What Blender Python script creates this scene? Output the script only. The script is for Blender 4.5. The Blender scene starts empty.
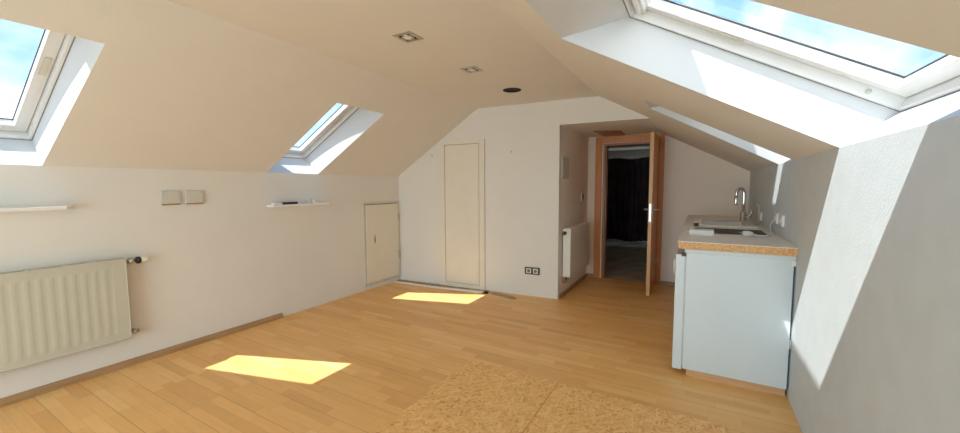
import bpy, bmesh, math, random
from mathutils import Vector, Matrix

random.seed(7)
S = 0.88                     # survey units -> metres
SC = bpy.context.scene
COL = SC.collection

# ------------------------------------------------------------------ camera
cam_d = bpy.data.cameras.new('camera')
cam = bpy.data.objects.new('camera', cam_d)
COL.objects.link(cam)
PITCH, YAW, ROLL, FPX = 0.0788, 0.5210, -0.0043, 380.0
fwd = Vector((-math.sin(YAW) * math.cos(PITCH), math.cos(YAW) * math.cos(PITCH), -math.sin(PITCH)))
rgt = Vector((math.cos(YAW), math.sin(YAW), 0))
upv = rgt.cross(fwd)
r2 = math.cos(ROLL) * rgt + math.sin(ROLL) * upv
u2 = -math.sin(ROLL) * rgt + math.cos(ROLL) * upv
m3 = Matrix((r2, u2, -fwd)).transposed()
cam.matrix_world = Matrix.Translation((0, 0, 1.5 * S)) @ m3.to_4x4()
cam_d.sensor_fit = 'HORIZONTAL'
cam_d.sensor_width = 36
cam_d.lens = FPX / 960 * 36
cam_d.clip_start = 0.02
SC.camera = cam

# ------------------------------------------------------------------ exposure
SC.view_settings.view_transform = 'Standard'
SC.view_settings.look = 'None'
SC.view_settings.gamma = 1
SC.view_settings.use_curve_mapping = False
SC.view_settings.exposure = 0.80
SC.cycles.max_bounces = 24
SC.cycles.diffuse_bounces = 16
SC.cycles.transparent_max_bounces = 16
SC.cycles.sample_clamp_indirect = 6
SC.cycles.use_denoising = True

# ------------------------------------------------------------------ sun
SUN_DIR = Vector((0.36, 0.57, -1.0)).normalized()
sun_d = bpy.data.lights.new('sun', 'SUN')
sun_d.energy = 5.2
sun_d.angle = math.radians(0.55)
sun_d.color = (1.0, 0.985, 0.95)
sun = bpy.data.objects.new('sun', sun_d)
COL.objects.link(sun)
sun.rotation_euler = SUN_DIR.to_track_quat('-Z', 'Y').to_euler()
sun.location = (-3, -6, 9)

# added fill light behind the viewer, just outside the added rear window
fill_d = bpy.data.lights.new('added_fill_light', 'AREA')
fill_d.shape = 'RECTANGLE'
fill_d.size, fill_d.size_y = 3.0 * S, 1.95 * S
fill_d.energy = 65
fill_d.color = (0.70, 0.89, 1.0)
fill = bpy.data.objects.new('added_fill_light', fill_d)
COL.objects.link(fill)
fill.location = (-1.7 * S, -3.42 * S, 1.05 * S)
fill.rotation_euler = (math.radians(90), 0, 0)

# ------------------------------------------------------------------ sky: blue with broken bright cloud
W = bpy.data.worlds.new('sky')
SC.world = W
W.use_nodes = True
nt = W.node_tree
nt.nodes.clear()


def N(t, kind, **kw):
    n = t.nodes.new(kind)
    for k, v in kw.items():
        if k == 'inp':
            for a, b in v.items():
                n.inputs[a].default_value = b
        else:
            setattr(n, k, v)
    return n


wo = N(nt, 'ShaderNodeOutputWorld')
bg = N(nt, 'ShaderNodeBackground', inp={'Strength': 1.0})
tc = N(nt, 'ShaderNodeTexCoord')
sep = N(nt, 'ShaderNodeSeparateXYZ')
noi = N(nt, 'ShaderNodeTexNoise', inp={'Scale': 3.2, 'Detail': 6.0, 'Roughness': 0.55, 'Distortion': 0.4})
rmp = N(nt, 'ShaderNodeValToRGB')
rmp.color_ramp.elements[0].position = 0.50
rmp.color_ramp.elements[1].position = 0.66
grad = N(nt, 'ShaderNodeValToRGB')
ge = grad.color_ramp.elements
ge[0].position, ge[0].color = 0.0, (0.55, 0.52, 0.47, 1)
ge[1].position, ge[1].color = 1.0, (0.20, 0.44, 0.80, 1)
e = ge.new(0.49); e.color = (0.55, 0.52, 0.47, 1)
e = ge.new(0.51); e.color = (0.48, 0.67, 0.86, 1)
e = ge.new(0.72); e.color = (0.215, 0.46, 0.80, 1)
mad = N(nt, 'ShaderNodeMath', operation='MULTIPLY_ADD', inp={1: 0.5, 2: 0.5})
mix = N(nt, 'ShaderNodeMixRGB', inp={'Color2': (1.0, 1.02, 1.05, 1)})
# bright unseen sky patch over the viewer's right shoulder, added to light the alcove
sdot = N(nt, 'ShaderNodeVectorMath', operation='DOT_PRODUCT')
sdot.inputs[1].default_value = (0.66, -0.66, 0.36)
pw = N(nt, 'ShaderNodeMapRange', inp={'From Min': 0.66, 'From Max': 0.95, 'To Min': 0.0, 'To Max': 1.0})
sky_fill = N(nt, 'ShaderNodeMixRGB', inp={'Color2': (1.9, 1.98, 2.05, 1)})
L = nt.links.new
L(tc.outputs['Generated'], sep.inputs[0])
cmap = N(nt, 'ShaderNodeMapping')
cmap.inputs['Location'].default_value = (5.2, 1.3, 3.1)
L(tc.outputs['Generated'], cmap.inputs['Vector'])
L(cmap.outputs['Vector'], noi.inputs['Vector'])
L(noi.outputs['Fac'], rmp.inputs['Fac'])
L(sep.outputs['Z'], mad.inputs[0])
L(mad.outputs[0], grad.inputs['Fac'])
L(rmp.outputs['Color'], mix.inputs['Fac'])
L(grad.outputs['Color'], mix.inputs['Color1'])
L(tc.outputs['Generated'], sdot.inputs[0])
L(sdot.outputs['Value'], pw.inputs['Value'])
L(pw.outputs[0], sky_fill.inputs['Fac'])
L(mix.outputs[0], sky_fill.inputs['Color1'])
L(sky_fill.outputs[0], bg.inputs['Color'])
L(bg.outputs[0], wo.inputs[0])


# ------------------------------------------------------------------ materials
def new_mat(name):
    m = bpy.data.materials.new(name)
    m.use_nodes = True
    t = m.node_tree
    b = t.nodes['Principled BSDF']
    return m, t, b


def simple(name, col, rough=0.5, metal=0.0, spec=0.5, var=0.04, vscale=6.0, bump=0.0, bscale=60.0):
    """A plain material with a slight procedural unevenness of colour and surface."""
    m, t, b = new_mat(name)
    b.inputs['Roughness'].default_value = rough
    b.inputs['Metallic'].default_value = metal
    b.inputs['Specular IOR Level'].default_value = spec
    c = N(t, 'ShaderNodeTexCoord')
    n = N(t, 'ShaderNodeTexNoise', inp={'Scale': vscale, 'Detail': 4.0})
    r = N(t, 'ShaderNodeValToRGB')
    r.color_ramp.elements[0].color = tuple(max(0, x * (1 - var)) for x in col) + (1,)
    r.color_ramp.elements[1].color = tuple(min(1, x * (1 + var)) for x in col) + (1,)
    r.color_ramp.elements[0].position = 0.35
    r.color_ramp.elements[1].position = 0.65
    t.links.new(c.outputs['Object'], n.inputs['Vector'])
    t.links.new(n.outputs['Fac'], r.inputs['Fac'])
    t.links.new(r.outputs['Color'], b.inputs['Base Color'])
    if bump:
        n2 = N(t, 'ShaderNodeTexNoise', inp={'Scale': bscale, 'Detail': 3.0})
        bp = N(t, 'ShaderNodeBump', inp={'Strength': bump, 'Distance': 0.004})
        t.links.new(c.outputs['Object'], n2.inputs['Vector'])
        t.links.new(n2.outputs['Fac'], bp.inputs['Height'])
        t.links.new(bp.outputs['Normal'], b.inputs['Normal'])
    return m


def wood_grain(name, c1, c2, scale=(2, 40, 2), rough=0.4):
    m, t, b = new_mat(name)
    b.inputs['Roughness'].default_value = rough
    c = N(t, 'ShaderNodeTexCoord')
    mp = N(t, 'ShaderNodeMapping')
    mp.inputs['Scale'].default_value = scale
    n = N(t, 'ShaderNodeTexNoise', inp={'Scale': 1.5, 'Detail': 5.0, 'Distortion': 0.6})
    r = N(t, 'ShaderNodeValToRGB')
    r.color_ramp.elements[0].position = 0.3
    r.color_ramp.elements[1].position = 0.7
    r.color_ramp.elements[0].color = c1 + (1,)
    r.color_ramp.elements[1].color = c2 + (1,)
    t.links.new(c.outputs['Object'], mp.inputs['Vector'])
    t.links.new(mp.outputs['Vector'], n.inputs['Vector'])
    t.links.new(n.outputs['Fac'], r.inputs['Fac'])
    t.links.new(r.outputs['Color'], b.inputs['Base Color'])
    return m


def parquet_mat():
    """Three-strip beech parquet, strips run along x."""
    m, t, b = new_mat('beech_parquet')
    lk = t.links.new
    c = N(t, 'ShaderNodeTexCoord')
    s = N(t, 'ShaderNodeSeparateXYZ')
    lk(c.outputs['Object'], s.inputs[0])

    def M(op, a, bb=None, v=None):
        n = N(t, 'ShaderNodeMath', operation=op)
        for i, x in enumerate((a, bb)):
            if x is None:
                continue
            if isinstance(x, (int, float)):
                n.inputs[i].default_value = x
            else:
                lk(x, n.inputs[i])
        return n.outputs[0]
    rw = 0.066
    yy = M('DIVIDE', s.outputs['Y'], rw)
    row = M('FLOOR', yy)
    wn = N(t, 'ShaderNodeTexWhiteNoise', noise_dimensions='1D')
    lk(row, wn.inputs['W'])
    xx = M('ADD', M('DIVIDE', s.outputs['X'], 0.43), M('MULTIPLY', wn.outputs['Value'], 7.3))
    colm = M('FLOOR', xx)
    cmb = N(t, 'ShaderNodeCombineXYZ')
    lk(row, cmb.inputs[0]); lk(colm, cmb.inputs[1])
    wn2 = N(t, 'ShaderNodeTexWhiteNoise', noise_dimensions='3D')
    lk(cmb.outputs[0], wn2.inputs['Vector'])
    ramp = N(t, 'ShaderNodeValToRGB')
    el = ramp.color_ramp.elements
    el[0].position, el[0].color = 0.0, (0.74, 0.405, 0.140, 1)
    el[1].position, el[1].color = 1.0, (0.87, 0.55, 0.225, 1)
    q = el.new(0.35); q.color = (0.82, 0.465, 0.165, 1)
    q = el.new(0.75); q.color = (0.84, 0.49, 0.18, 1)
    lk(wn2.outputs['Value'], ramp.inputs['Fac'])
    # grain
    mp = N(t, 'ShaderNodeMapping'); mp.inputs['Scale'].default_value = (4, 60, 1)
    lk(c.outputs['Object'], mp.inputs['Vector'])
    gn = N(t, 'ShaderNodeTexNoise', inp={'Scale': 1.0, 'Detail': 4.0})
    lk(mp.outputs[0], gn.inputs['Vector'])
    gr = N(t, 'ShaderNodeMapRange', inp={'To Min': 0.88, 'To Max': 1.1})
    lk(gn.outputs['Fac'], gr.inputs['Value'])
    mul = N(t, 'ShaderNodeVectorMath', operation='SCALE')
    lk(ramp.outputs['Color'], mul.inputs[0]); lk(gr.outputs[0], mul.inputs['Scale'])
    # joints
    fy = M('FRACT', yy)
    fx = M('FRACT', xx)
    jy = M('LESS_THAN', fy, 0.025)
    jx = M('LESS_THAN', fx, 0.005)
    j3 = M('LESS_THAN', M('FRACT', M('DIVIDE', s.outputs['Y'], rw * 3)), 0.016)
    j = M('MAXIMUM', M('MULTIPLY', M('MAXIMUM', jy, jx), 0.30), M('MULTIPLY', j3, 0.55))
    mx = N(t, 'ShaderNodeMixRGB', inp={'Color2': (0.20, 0.095, 0.035, 1)})
    lk(j, mx.inputs['Fac']); lk(mul.outputs[0], mx.inputs['Color1'])
    lk(mx.outputs[0], b.inputs['Base Color'])
    b.inputs['Roughness'].default_value = 0.38
    b.inputs['Specular IOR Level'].default_value = 0.4
    return m


def osb_mat():
    """Oriented strand board: long flakes lying at random angles."""
    m, t, b = new_mat('strand_board')
    lk = t.links.new
    c = N(t, 'ShaderNodeTexCoord')
    cols = []
    for k, (ang, sx, sy, off) in enumerate(((0.5, 15, 110, 0), (-0.75, 17, 125, 3.1), (1.45, 14, 105, 7.7), (2.3, 18, 115, 4.4))):
        wob = N(t, 'ShaderNodeTexNoise', inp={'Scale': 7.0, 'Detail': 2.0})
        lk(c.outputs['Object'], wob.inputs['Vector'])
        ad = N(t, 'ShaderNodeVectorMath', operation='MULTIPLY_ADD')
        ad.inputs[1].default_value = (0.06, 0.06, 0)
        lk(wob.outputs['Color'], ad.inputs[0]); lk(c.outputs['Object'], ad.inputs[2])
        rot = N(t, 'ShaderNodeMapping', vector_type='POINT')
        rot.inputs['Rotation'].default_value = (0, 0, ang)
        rot.inputs['Location'].default_value = (off, off * 0.37, 0)
        lk(ad.outputs[0], rot.inputs['Vector'])
        sc = N(t, 'ShaderNodeMapping')
        sc.inputs['Scale'].default_value = (sx, sy, 1)
        lk(rot.outputs[0], sc.inputs['Vector'])
        v = N(t, 'ShaderNodeTexVoronoi', voronoi_dimensions='2D', inp={'Scale': 1.0})
        lk(sc.outputs[0], v.inputs['Vector'])
        cols.append(v)
    pick = N(t, 'ShaderNodeTexNoise', inp={'Scale': 26.0, 'Detail': 2.0})
    lk(c.outputs['Object'], pick.inputs['Vector'])

    def bw(v):
        s = N(t, 'ShaderNodeSeparateColor'); lk(v.outputs['Color'], s.inputs[0]); return s.outputs[0]
    a = N(t, 'ShaderNodeMath', operation='MAXIMUM'); lk(bw(cols[0]), a.inputs[0]); lk(bw(cols[1]), a.inputs[1])
    d = N(t, 'ShaderNodeMath', operation='MAXIMUM'); lk(bw(cols[2]), d.inputs[0]); lk(bw(cols[3]), d.inputs[1])
    th = N(t, 'ShaderNodeMath', operation='GREATER_THAN', inp={1: 0.5}); lk(pick.outputs['Fac'], th.inputs[0])
    mxv = N(t, 'ShaderNodeMix', data_type='FLOAT')
    lk(th.outputs[0], mxv.inputs[0]); lk(a.outputs[0], mxv.inputs[2]); lk(d.outputs[0], mxv.inputs[3])
    r = N(t, 'ShaderNodeValToRGB')
    el = r.color_ramp.elements
    el[0].position, el[0].color = 0.18, (0.62, 0.30, 0.090, 1)
    el[1].position, el[1].color = 1.0, (0.92, 0.59, 0.25, 1)
    q = el.new(0.45); q.color = (0.80, 0.44, 0.145, 1)
    q = el.new(0.75); q.color = (0.85, 0.50, 0.18, 1)
    lk(mxv.outputs[0], r.inputs['Fac'])
    lk(r.outputs['Color'], b.inputs['Base Color'])
    b.inputs['Roughness'].default_value = 0.6
    return m


def glass_mat():
    m = bpy.data.materials.new('window_glass')
    m.use_nodes = True
    t = m.node_tree
    t.nodes.clear()
    o = N(t, 'ShaderNodeOutputMaterial')
    tr = N(t, 'ShaderNodeBsdfTransparent', inp={'Color': (0.93, 0.96, 0.96, 1)})
    gl = N(t, 'ShaderNodeBsdfGlossy', inp={'Roughness': 0.02})
    lw = N(t, 'ShaderNodeLayerWeight', inp={'Blend': 0.5})
    p4 = N(t, 'ShaderNodeMath', operation='POWER', inp={1: 4.0})
    fr = N(t, 'ShaderNodeMath', operation='MULTIPLY_ADD', inp={1: 0.45, 2: 0.03})
    t.links.new(lw.outputs['Facing'], p4.inputs[0])
    t.links.new(p4.outputs[0], fr.inputs[0])
    mx = N(t, 'ShaderNodeMixShader')
    t.links.new(fr.outputs[0], mx.inputs[0])
    t.links.new(tr.outputs[0], mx.inputs[1])
    t.links.new(gl.outputs[0], mx.inputs[2])
    t.links.new(mx.outputs[0], o.inputs[0])
    return m


MAT = dict(
    wall=simple('cream_wall_paint', (0.735, 0.715, 0.67), 0.85, var=0.012, vscale=2.5, bump=0.12, bscale=90, spec=0.2),
    plaster=simple('pale_grey_rough_plaster', (0.57, 0.625, 0.66), 0.9, var=0.02, vscale=9, bump=0.3, bscale=120, spec=0.2),
    alcove_lift=simple('lightened_alcove_wall_paint', (0.86, 0.77, 0.68), 0.85, var=0.012, vscale=2.5, bump=0.12, bscale=90, spec=0.2),  # wall paint made lighter and warmer to offset the dim alcove
    softgap=simple('shaded_beige_gap', (0.34, 0.30, 0.24), 0.9),
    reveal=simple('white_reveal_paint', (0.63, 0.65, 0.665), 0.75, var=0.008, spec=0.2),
    floor=parquet_mat(), osb=osb_mat(), glass=glass_mat(),
    frame=simple('white_window_lacquer', (0.77, 0.775, 0.765), 0.35, var=0.01),
    gasket=simple('dark_window_seal', (0.03, 0.03, 0.035), 0.6),
    seam=simple('grey_seam', (0.22, 0.22, 0.22), 0.7),
    beige=simple('beige_plate', (0.62, 0.60, 0.52), 0.5),
    rad=simple('ivory_radiator_enamel', (0.53, 0.52, 0.43), 0.35, var=0.01),
    rad2=simple('white_radiator_enamel', (0.76, 0.735, 0.66), 0.35, var=0.01),
    cream=simple('cream_door_paint', (0.75, 0.70, 0.60), 0.5, var=0.015, bump=0.03, bscale=40),
    gap=simple('dark_gap', (0.16, 0.13, 0.10), 0.9),
    white=simple('white_plastic', (0.82, 0.82, 0.80), 0.4, var=0.01),
    grey=simple('pale_grey_plastic', (0.60, 0.585, 0.53), 0.5, var=0.02),
    black=simple('black_plastic', (0.02, 0.02, 0.02), 0.4),
    chrome=simple('chrome', (0.75, 0.75, 0.76), 0.12, metal=1.0, var=0.01),
    steel=simple('brushed_steel', (0.55, 0.53, 0.48), 0.32, metal=1.0, var=0.03),
    brass=simple('brass', (0.55, 0.40, 0.20), 0.3, metal=1.0),
    orange=wood_grain('orange_beech_veneer', (0.52, 0.175, 0.030), (0.66, 0.255, 0.048), (30, 30, 2.0)),
    darkwood=wood_grain('brown_wood_frame', (0.30, 0.12, 0.04), (0.40, 0.17, 0.055), (30, 30, 2.0)),
    edge=wood_grain('beech_door_edge', (0.62, 0.34, 0.13), (0.72, 0.42, 0.18), (30, 30, 2.0)),
    skirt=wood_grain('brown_wood_strip', (0.33, 0.185, 0.085), (0.44, 0.26, 0.125), (3, 3, 40)),
    chip=simple('raw_chipboard_edge', (0.66, 0.39, 0.18), 0.8, var=0.20, vscale=70),
    laminate=simple('speckled_grey_laminate', (0.80, 0.765, 0.70), 0.35, var=0.05, vscale=60),
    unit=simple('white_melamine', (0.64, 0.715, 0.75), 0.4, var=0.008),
    plinth=wood_grain('beech_plinth', (0.60, 0.34, 0.17), (0.70, 0.43, 0.24), (3, 3, 40)),
    ceramic=simple('white_ceramic', (0.84, 0.83, 0.80), 0.15, var=0.01),
    curtain=simple('dark_plum_fabric', (0.085, 0.062, 0.062), 0.9, var=0.15, vscale=3, spec=0.1),
    tile=simple('brown_stone_tile', (0.56, 0.46, 0.35), 0.5, var=0.2, vscale=5),
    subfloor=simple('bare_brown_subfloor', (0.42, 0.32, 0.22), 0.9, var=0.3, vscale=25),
    bulb=simple('frosted_lamp_glass', (0.85, 0.83, 0.76), 0.2, var=0.01),
    hole=simple('near_black_brown', (0.018, 0.010, 0.008), 0.9),  # near black; puts the darkness inside ceiling openings into the colour
)




def add_scuffs(m):
    t = m.node_tree
    b = t.nodes['Principled BSDF']
    src = b.inputs['Base Color'].links[0].from_socket
    c = N(t, 'ShaderNodeTexCoord')
    mp = N(t, 'ShaderNodeMapping')
    mp.inputs['Scale'].default_value = (1, 3.2, 4.6)
    v = N(t, 'ShaderNodeTexVoronoi', inp={'Scale': 1.0})
    n = N(t, 'ShaderNodeTexNoise', inp={'Scale': 30.0})
    lt = N(t, 'ShaderNodeMapRange', inp={'From Min': 0.03, 'From Max': 0.055, 'To Min': 0.45, 'To Max': 0.0})
    ad = N(t, 'ShaderNodeMath', operation='MULTIPLY_ADD', inp={1: 0.05})
    mx = N(t, 'ShaderNodeMixRGB', inp={'Color2': (0.20, 0.19, 0.17, 1)})
    t.links.new(c.outputs['Object'], mp.inputs['Vector'])
    t.links.new(mp.outputs[0], v.inputs['Vector'])
    t.links.new(c.outputs['Object'], n.inputs['Vector'])
    t.links.new(n.outputs['Fac'], ad.inputs[0])
    t.links.new(v.outputs['Distance'], ad.inputs[2])
    t.links.new(ad.outputs[0], lt.inputs['Value'])
    t.links.new(lt.outputs[0], mx.inputs['Fac'])
    t.links.new(src, mx.inputs['Color1'])
    t.links.new(mx.outputs[0], b.inputs['Base Color'])


add_scuffs(MAT['plaster'])


# ------------------------------------------------------------------ mesh building
class MB:
    """Collects shapes (in survey units) that become ONE mesh."""

    def __init__(s):
        s.bm = bmesh.new()

    def quad(s, *p):
        vs = [s.bm.verts.new(Vector(q)) for q in p]
        return s.bm.faces.new(vs)

    def box(s, x0, x1, y0, y1, z0, z1, bevel=0.0, seg=2):
        b = bmesh.new()
        vs = [b.verts.new((x, y, z)) for x in (x0, x1) for y in (y0, y1) for z in (z0, z1)]
        for f in ((0, 1, 3, 2), (4, 6, 7, 5), (0, 4, 5, 1), (2, 3, 7, 6), (0, 2, 6, 4), (1, 5, 7, 3)):
            b.faces.new([vs[i] for i in f])
        bmesh.ops.recalc_face_normals(b, faces=b.faces)
        if bevel:
            bmesh.ops.bevel(b, geom=list(b.edges), offset=bevel, segments=seg, affect='EDGES', profile=0.6)
        s.merge(b)
        return s

    def merge(s, b, mat=None):
        mp = {}
        for v in b.verts:
            mp[v] = s.bm.verts.new(mat @ v.co if mat else v.co)
        for f in b.faces:
            try:
                nf = s.bm.faces.new([mp[v] for v in f.verts])
                nf.smooth = f.smooth
            except ValueError:
                pass
        b.free()

    def prism(s, poly, axis, a, c):
        """poly in the two other axes (xz for 'y', yz for 'x', xy for 'z'), swept from a to c."""
        def P(u, v, w):
            return {'y': (u, w, v), 'x': (w, u, v), 'z': (u, v, w)}[axis]
        b = bmesh.new()
        A = [b.verts.new(P(u, v, a)) for u, v in poly]
        C = [b.verts.new(P(u, v, c)) for u, v in poly]
        n = len(poly)
        b.faces.new(A)
        b.faces.new(list(reversed(C)))
        for i in range(n):
            b.faces.new((A[i], C[i], C[(i + 1) % n], A[(i + 1) % n]))
        bmesh.ops.recalc_face_normals(b, faces=b.faces)
        s.merge(b)
        return s

    def lathe(s, prof, origin, axis, n=20, smooth=True):
        """prof: (radius, distance along axis)."""
        ax = Vector(axis).normalized()
        q = ax.to_track_quat('Z', 'Y').to_matrix().to_4x4()
        mt = Matrix.Translation(Vector(origin)) @ q
        b = bmesh.new()
        rings = []
        for r, h in prof:
            if r < 1e-6:
                rings.append([b.verts.new((0, 0, h))])
            else:
                rings.append([b.verts.new((r * math.cos(2 * math.pi * k / n), r * math.sin(2 * math.pi * k / n), h)) for k in range(n)])
        for A, C in zip(rings, rings[1:]):
            for k in range(n):
                k2 = (k + 1) % n
                if len(A) == 1 and len(C) > 1:
                    f = b.faces.new((A[0], C[k2], C[k]))
                elif len(C) == 1 and len(A) > 1:
                    f = b.faces.new((A[k], A[k2], C[0]))
                elif len(A) > 1:
                    f = b.faces.new((A[k], A[k2], C[k2], C[k]))
                else:
                    continue
                f.smooth = smooth
        bmesh.ops.recalc_face_normals(b, faces=b.faces)
        s.merge(b, mt)
        return s

    def tube(s, pts, r, n=10, cap=True):
        pts = [Vector(p) for p in pts]
        b = bmesh.new()
        rings = []
        prev = None
        for i, p in enumerate(pts):
            d = (pts[min(i + 1, len(pts) - 1)] - pts[max(i - 1, 0)]).normalized()
            if prev is None:
                u = d.orthogonal().normalized()
            else:
                u = (prev - d * prev.dot(d)).normalized()
            prev = u
            v = d.cross(u)
            rr = r[i] if isinstance(r, (list, tuple)) else r
            rings.append([b.verts.new(p + rr * (u * math.cos(2 * math.pi * k / n) + v * math.sin(2 * math.pi * k / n))) for k in range(n)])
        for A, C in zip(rings, rings[1:]):
            for k in range(n):
                f = b.faces.new((A[k], A[(k + 1) % n], C[(k + 1) % n], C[k]))
                f.smooth = True
        if cap:
            b.faces.new(list(reversed(rings[0])))
            b.faces.new(rings[-1])
        s.merge(b)
        return s


ORG = {}


def obj(name, mb, mat, parent=None, origin=None):
    me = bpy.data.meshes.new(name)
    bm = mb.bm
    for v in bm.verts:
        v.co *= S
    if parent is not None:
        o = ORG[parent.name].copy()
    elif origin is not None:
        o = Vector(origin) * S
    else:
        xs = [v.co.x for v in bm.verts]; ys = [v.co.y for v in bm.verts]; zs = [v.co.z for v in bm.verts]
        o = Vector(((min(xs) + max(xs)) / 2, (min(ys) + max(ys)) / 2, min(zs)))
    for v in bm.verts:
        v.co -= o
    bm.to_mesh(me)
    bm.free()
    me.materials.append(MAT[mat])
    ob = bpy.data.objects.new(name, me)
    COL.objects.link(ob)
    if parent is None:
        ob.location = o
    else:
        ob.parent = parent
    ORG[ob.name] = o
    return ob


def thing(name, label, cat, loc, group=None):
    o = bpy.data.objects.new(name, None)
    o.empty_display_size = 0.05
    COL.objects.link(o)
    o.location = Vector(loc) * S
    ORG[o.name] = Vector(loc) * S
    return tag(o, label, cat, group)


def tag(o, label, cat, group=None, kind=None):
    o['label'] = label
    o['category'] = cat
    if group:
        o['group'] = group
    if kind:
        o['kind'] = kind
    return o


def struct(name, mb, mat, label, cat):
    # structure keeps world coordinates (origin at 0) so patterns continue across it
    return tag(obj(name, mb, mat, origin=(0, 0, 0)), label, cat, kind='structure')


# ------------------------------------------------------------------ room geometry
LX, RX, BY, NY = -4.14, 0.60, 4.80, 6.30       # left wall, right wall, back wall, alcove back wall
RY = -3.2                                      # wall behind the camera
ZL, ZR, ZC = 1.665, 1.685, 2.595               # knee wall heights, flat ceiling
XL, XR = -2.745, -1.10                         # where the slopes meet the flat ceiling
ML = (ZC - ZL) / (XL - LX)
MR = (ZC - ZR) / (RX - XR)
NX = -1.575                                     # alcove left side
ZS = 2.285                                     # alcove ceiling


SK = 0.076


def skew(mb):
    """the closet wall does not stand quite square to the side walls"""
    for v in mb.bm.verts:
        v.co.y += 0.01 + (v.co.x - NX) * SK
    return mb


def zl(x): return ZL + (x - LX) * ML
def zr(x): return ZR + (RX - x) * MR


# floor
f = MB()
f.box(LX, RX, RY, NY + 0.02, -0.1, 0.0)
struct('floor', f, 'floor', 'beech strip parquet floor of the attic room', 'floor')

# left knee wall and right knee wall
w = MB(); w.box(LX - 0.12, LX, RY, BY + 0.1, -0.1, ZL)
struct('wall_left', w, 'wall', 'low cream knee wall with the long radiator on it', 'wall')
w = MB(); w.box(RX, RX + 0.12, RY, NY + 0.1, -0.1, ZR)
struct('wall_right', w, 'plaster', 'low white roughly plastered knee wall beside the kitchen counter', 'wall')

# back wall: gable part with the tall closet door, and the header over the alcove
w = MB()
w.prism([(LX, -0.1), (NX, -0.1), (NX, ZC), (XL, ZC), (LX, ZL)], 'y', BY, BY + 0.10)
skew(w)
struct('wall_back', w, 'wall', 'cream gable wall with the tall closet door', 'wall')
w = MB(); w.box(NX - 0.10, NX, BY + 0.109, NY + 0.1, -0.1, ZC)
struct('wall_alcove_left', w, 'alcove_lift', 'cream side wall of the alcove carrying the small radiator', 'wall')
xs_ = RX - (ZS - ZR) / MR
w = MB()
w.prism([(NX, ZS), (xs_, ZS), (XR, ZC), (NX, ZC)], 'y', BY, NY)
for v in w.bm.verts:
    if v.co.y < BY + 0.1:
        v.co.y += 0.01 + (v.co.x - NX) * SK
struct('ceiling_alcove', w, 'wall', 'lowered soffit above the alcove in front of the wooden door', 'ceiling')

# alcove back wall with the doorway
DX0, DX1, DZ = -1.34, -0.56, 2.17
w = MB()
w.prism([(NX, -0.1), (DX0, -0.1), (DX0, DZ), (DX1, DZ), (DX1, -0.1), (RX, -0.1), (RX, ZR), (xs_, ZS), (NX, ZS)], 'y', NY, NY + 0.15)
struct('wall_alcove', w, 'alcove_lift', 'cream wall around the wooden door and behind the kitchen tap', 'wall')

# flat ceiling
w = MB(); w.box(XL, XR, RY, BY + 0.12, ZC, ZC + 0.1)
struct('ceiling', w, 'wall', 'flat cream ceiling strip with two recessed lights', 'ceiling')

# rear wall with a wide glazed opening (behind the camera)
w = MB()
WX0, WX1, WZ = -3.3, -0.1, 2.30
w.prism([(LX, -0.1), (WX0, -0.1), (WX0, WZ - 0.25), (-2.9, WZ), (-0.6, WZ), (WX1, WZ - 0.25), (WX1, -0.1), (RX, -0.1), (RX, ZR), (XR, ZC), (XL, ZC), (LX, ZL)], 'y', RY - 0.15, RY)
struct('wall_rear', w, 'wall', 'gable wall behind the viewer with the added window', 'wall')


# ------------------------------------------------------------------ roof windows
# near/far y at the foot and at the head of every opening in the slope, then the frame depth line
OPEN_L = [(2.49, 3.14, 2.63, 3.29, -3.14), (0.17, 0.83, 0.23, 0.92, -3.10), (-2.2, -1.2, -2.15, -1.15, -3.14)]
OPEN_R = [(3.615, 4.22, 3.60, 3.99, -0.43), (1.20, 2.545, 1.15, 2.40, -0.785), (-2.2, -0.9, -2.25, -0.95, -0.785)]
# the same four y values for the window frames behind the reveals
WIN_L = [(2.50, 3.14, 2.52, 3.19), (0.24, 0.84, 0.24, 0.87), (-2.2, -1.2, -2.15, -1.15)]
WIN_R = [(3.615, 4.19, 3.60, 4.06), (1.32, 2.555, 1.32, 2.475), (-2.2, -0.9, -2.25, -0.95)]
FL = ((-4.38, 1.862), (-3.29, 2.489))           # window frame line, left (foot, head)
FR = ((0.81, 1.84), (-0.39, 2.50))
FR4 = ((0.81, 1.84), (0.02, 2.2745))           # the short window over the sink


def slope(openings, wins, x_foot, z_foot, x_top, z_top, y0, y1, frames, name, label):
    def zz(x): return z_foot + (x - x_foot) * (z_top - z_foot) / (x_top - x_foot)
    b = MB()
    ops = sorted(zip(openings, wins, frames))
    pts = [(x_foot, y0, z_foot)]
    for (nf, ff, nh, fh, xh), w_, f_ in ops:
        pts += [(x_foot, nf, z_foot), (xh, nh, zz(xh)), (xh, fh, zz(xh)), (x_foot, ff, z_foot)]
    pts += [(x_foot, y1, z_foot), (x_top, y1, z_top), (x_top, y0, z_top)]
    b.quad(*pts)
    ob = struct(name, b, 'wall', label, 'ceiling')
    for (nf, ff, nh, fh, xh), (wnf, wff, wnh, wfh), ((fx, fz), (hx, hz)) in ops:
        r = MB()
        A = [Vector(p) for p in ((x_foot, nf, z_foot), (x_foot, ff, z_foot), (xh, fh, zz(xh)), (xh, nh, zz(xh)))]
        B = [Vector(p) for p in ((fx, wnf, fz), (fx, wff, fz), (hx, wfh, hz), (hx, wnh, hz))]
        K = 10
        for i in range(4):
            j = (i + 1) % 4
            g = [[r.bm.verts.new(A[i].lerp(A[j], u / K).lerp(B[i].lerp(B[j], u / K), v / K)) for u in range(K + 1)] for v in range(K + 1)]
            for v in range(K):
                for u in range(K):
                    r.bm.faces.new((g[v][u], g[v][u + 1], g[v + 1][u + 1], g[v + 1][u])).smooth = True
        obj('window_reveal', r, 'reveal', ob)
    return ob


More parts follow.
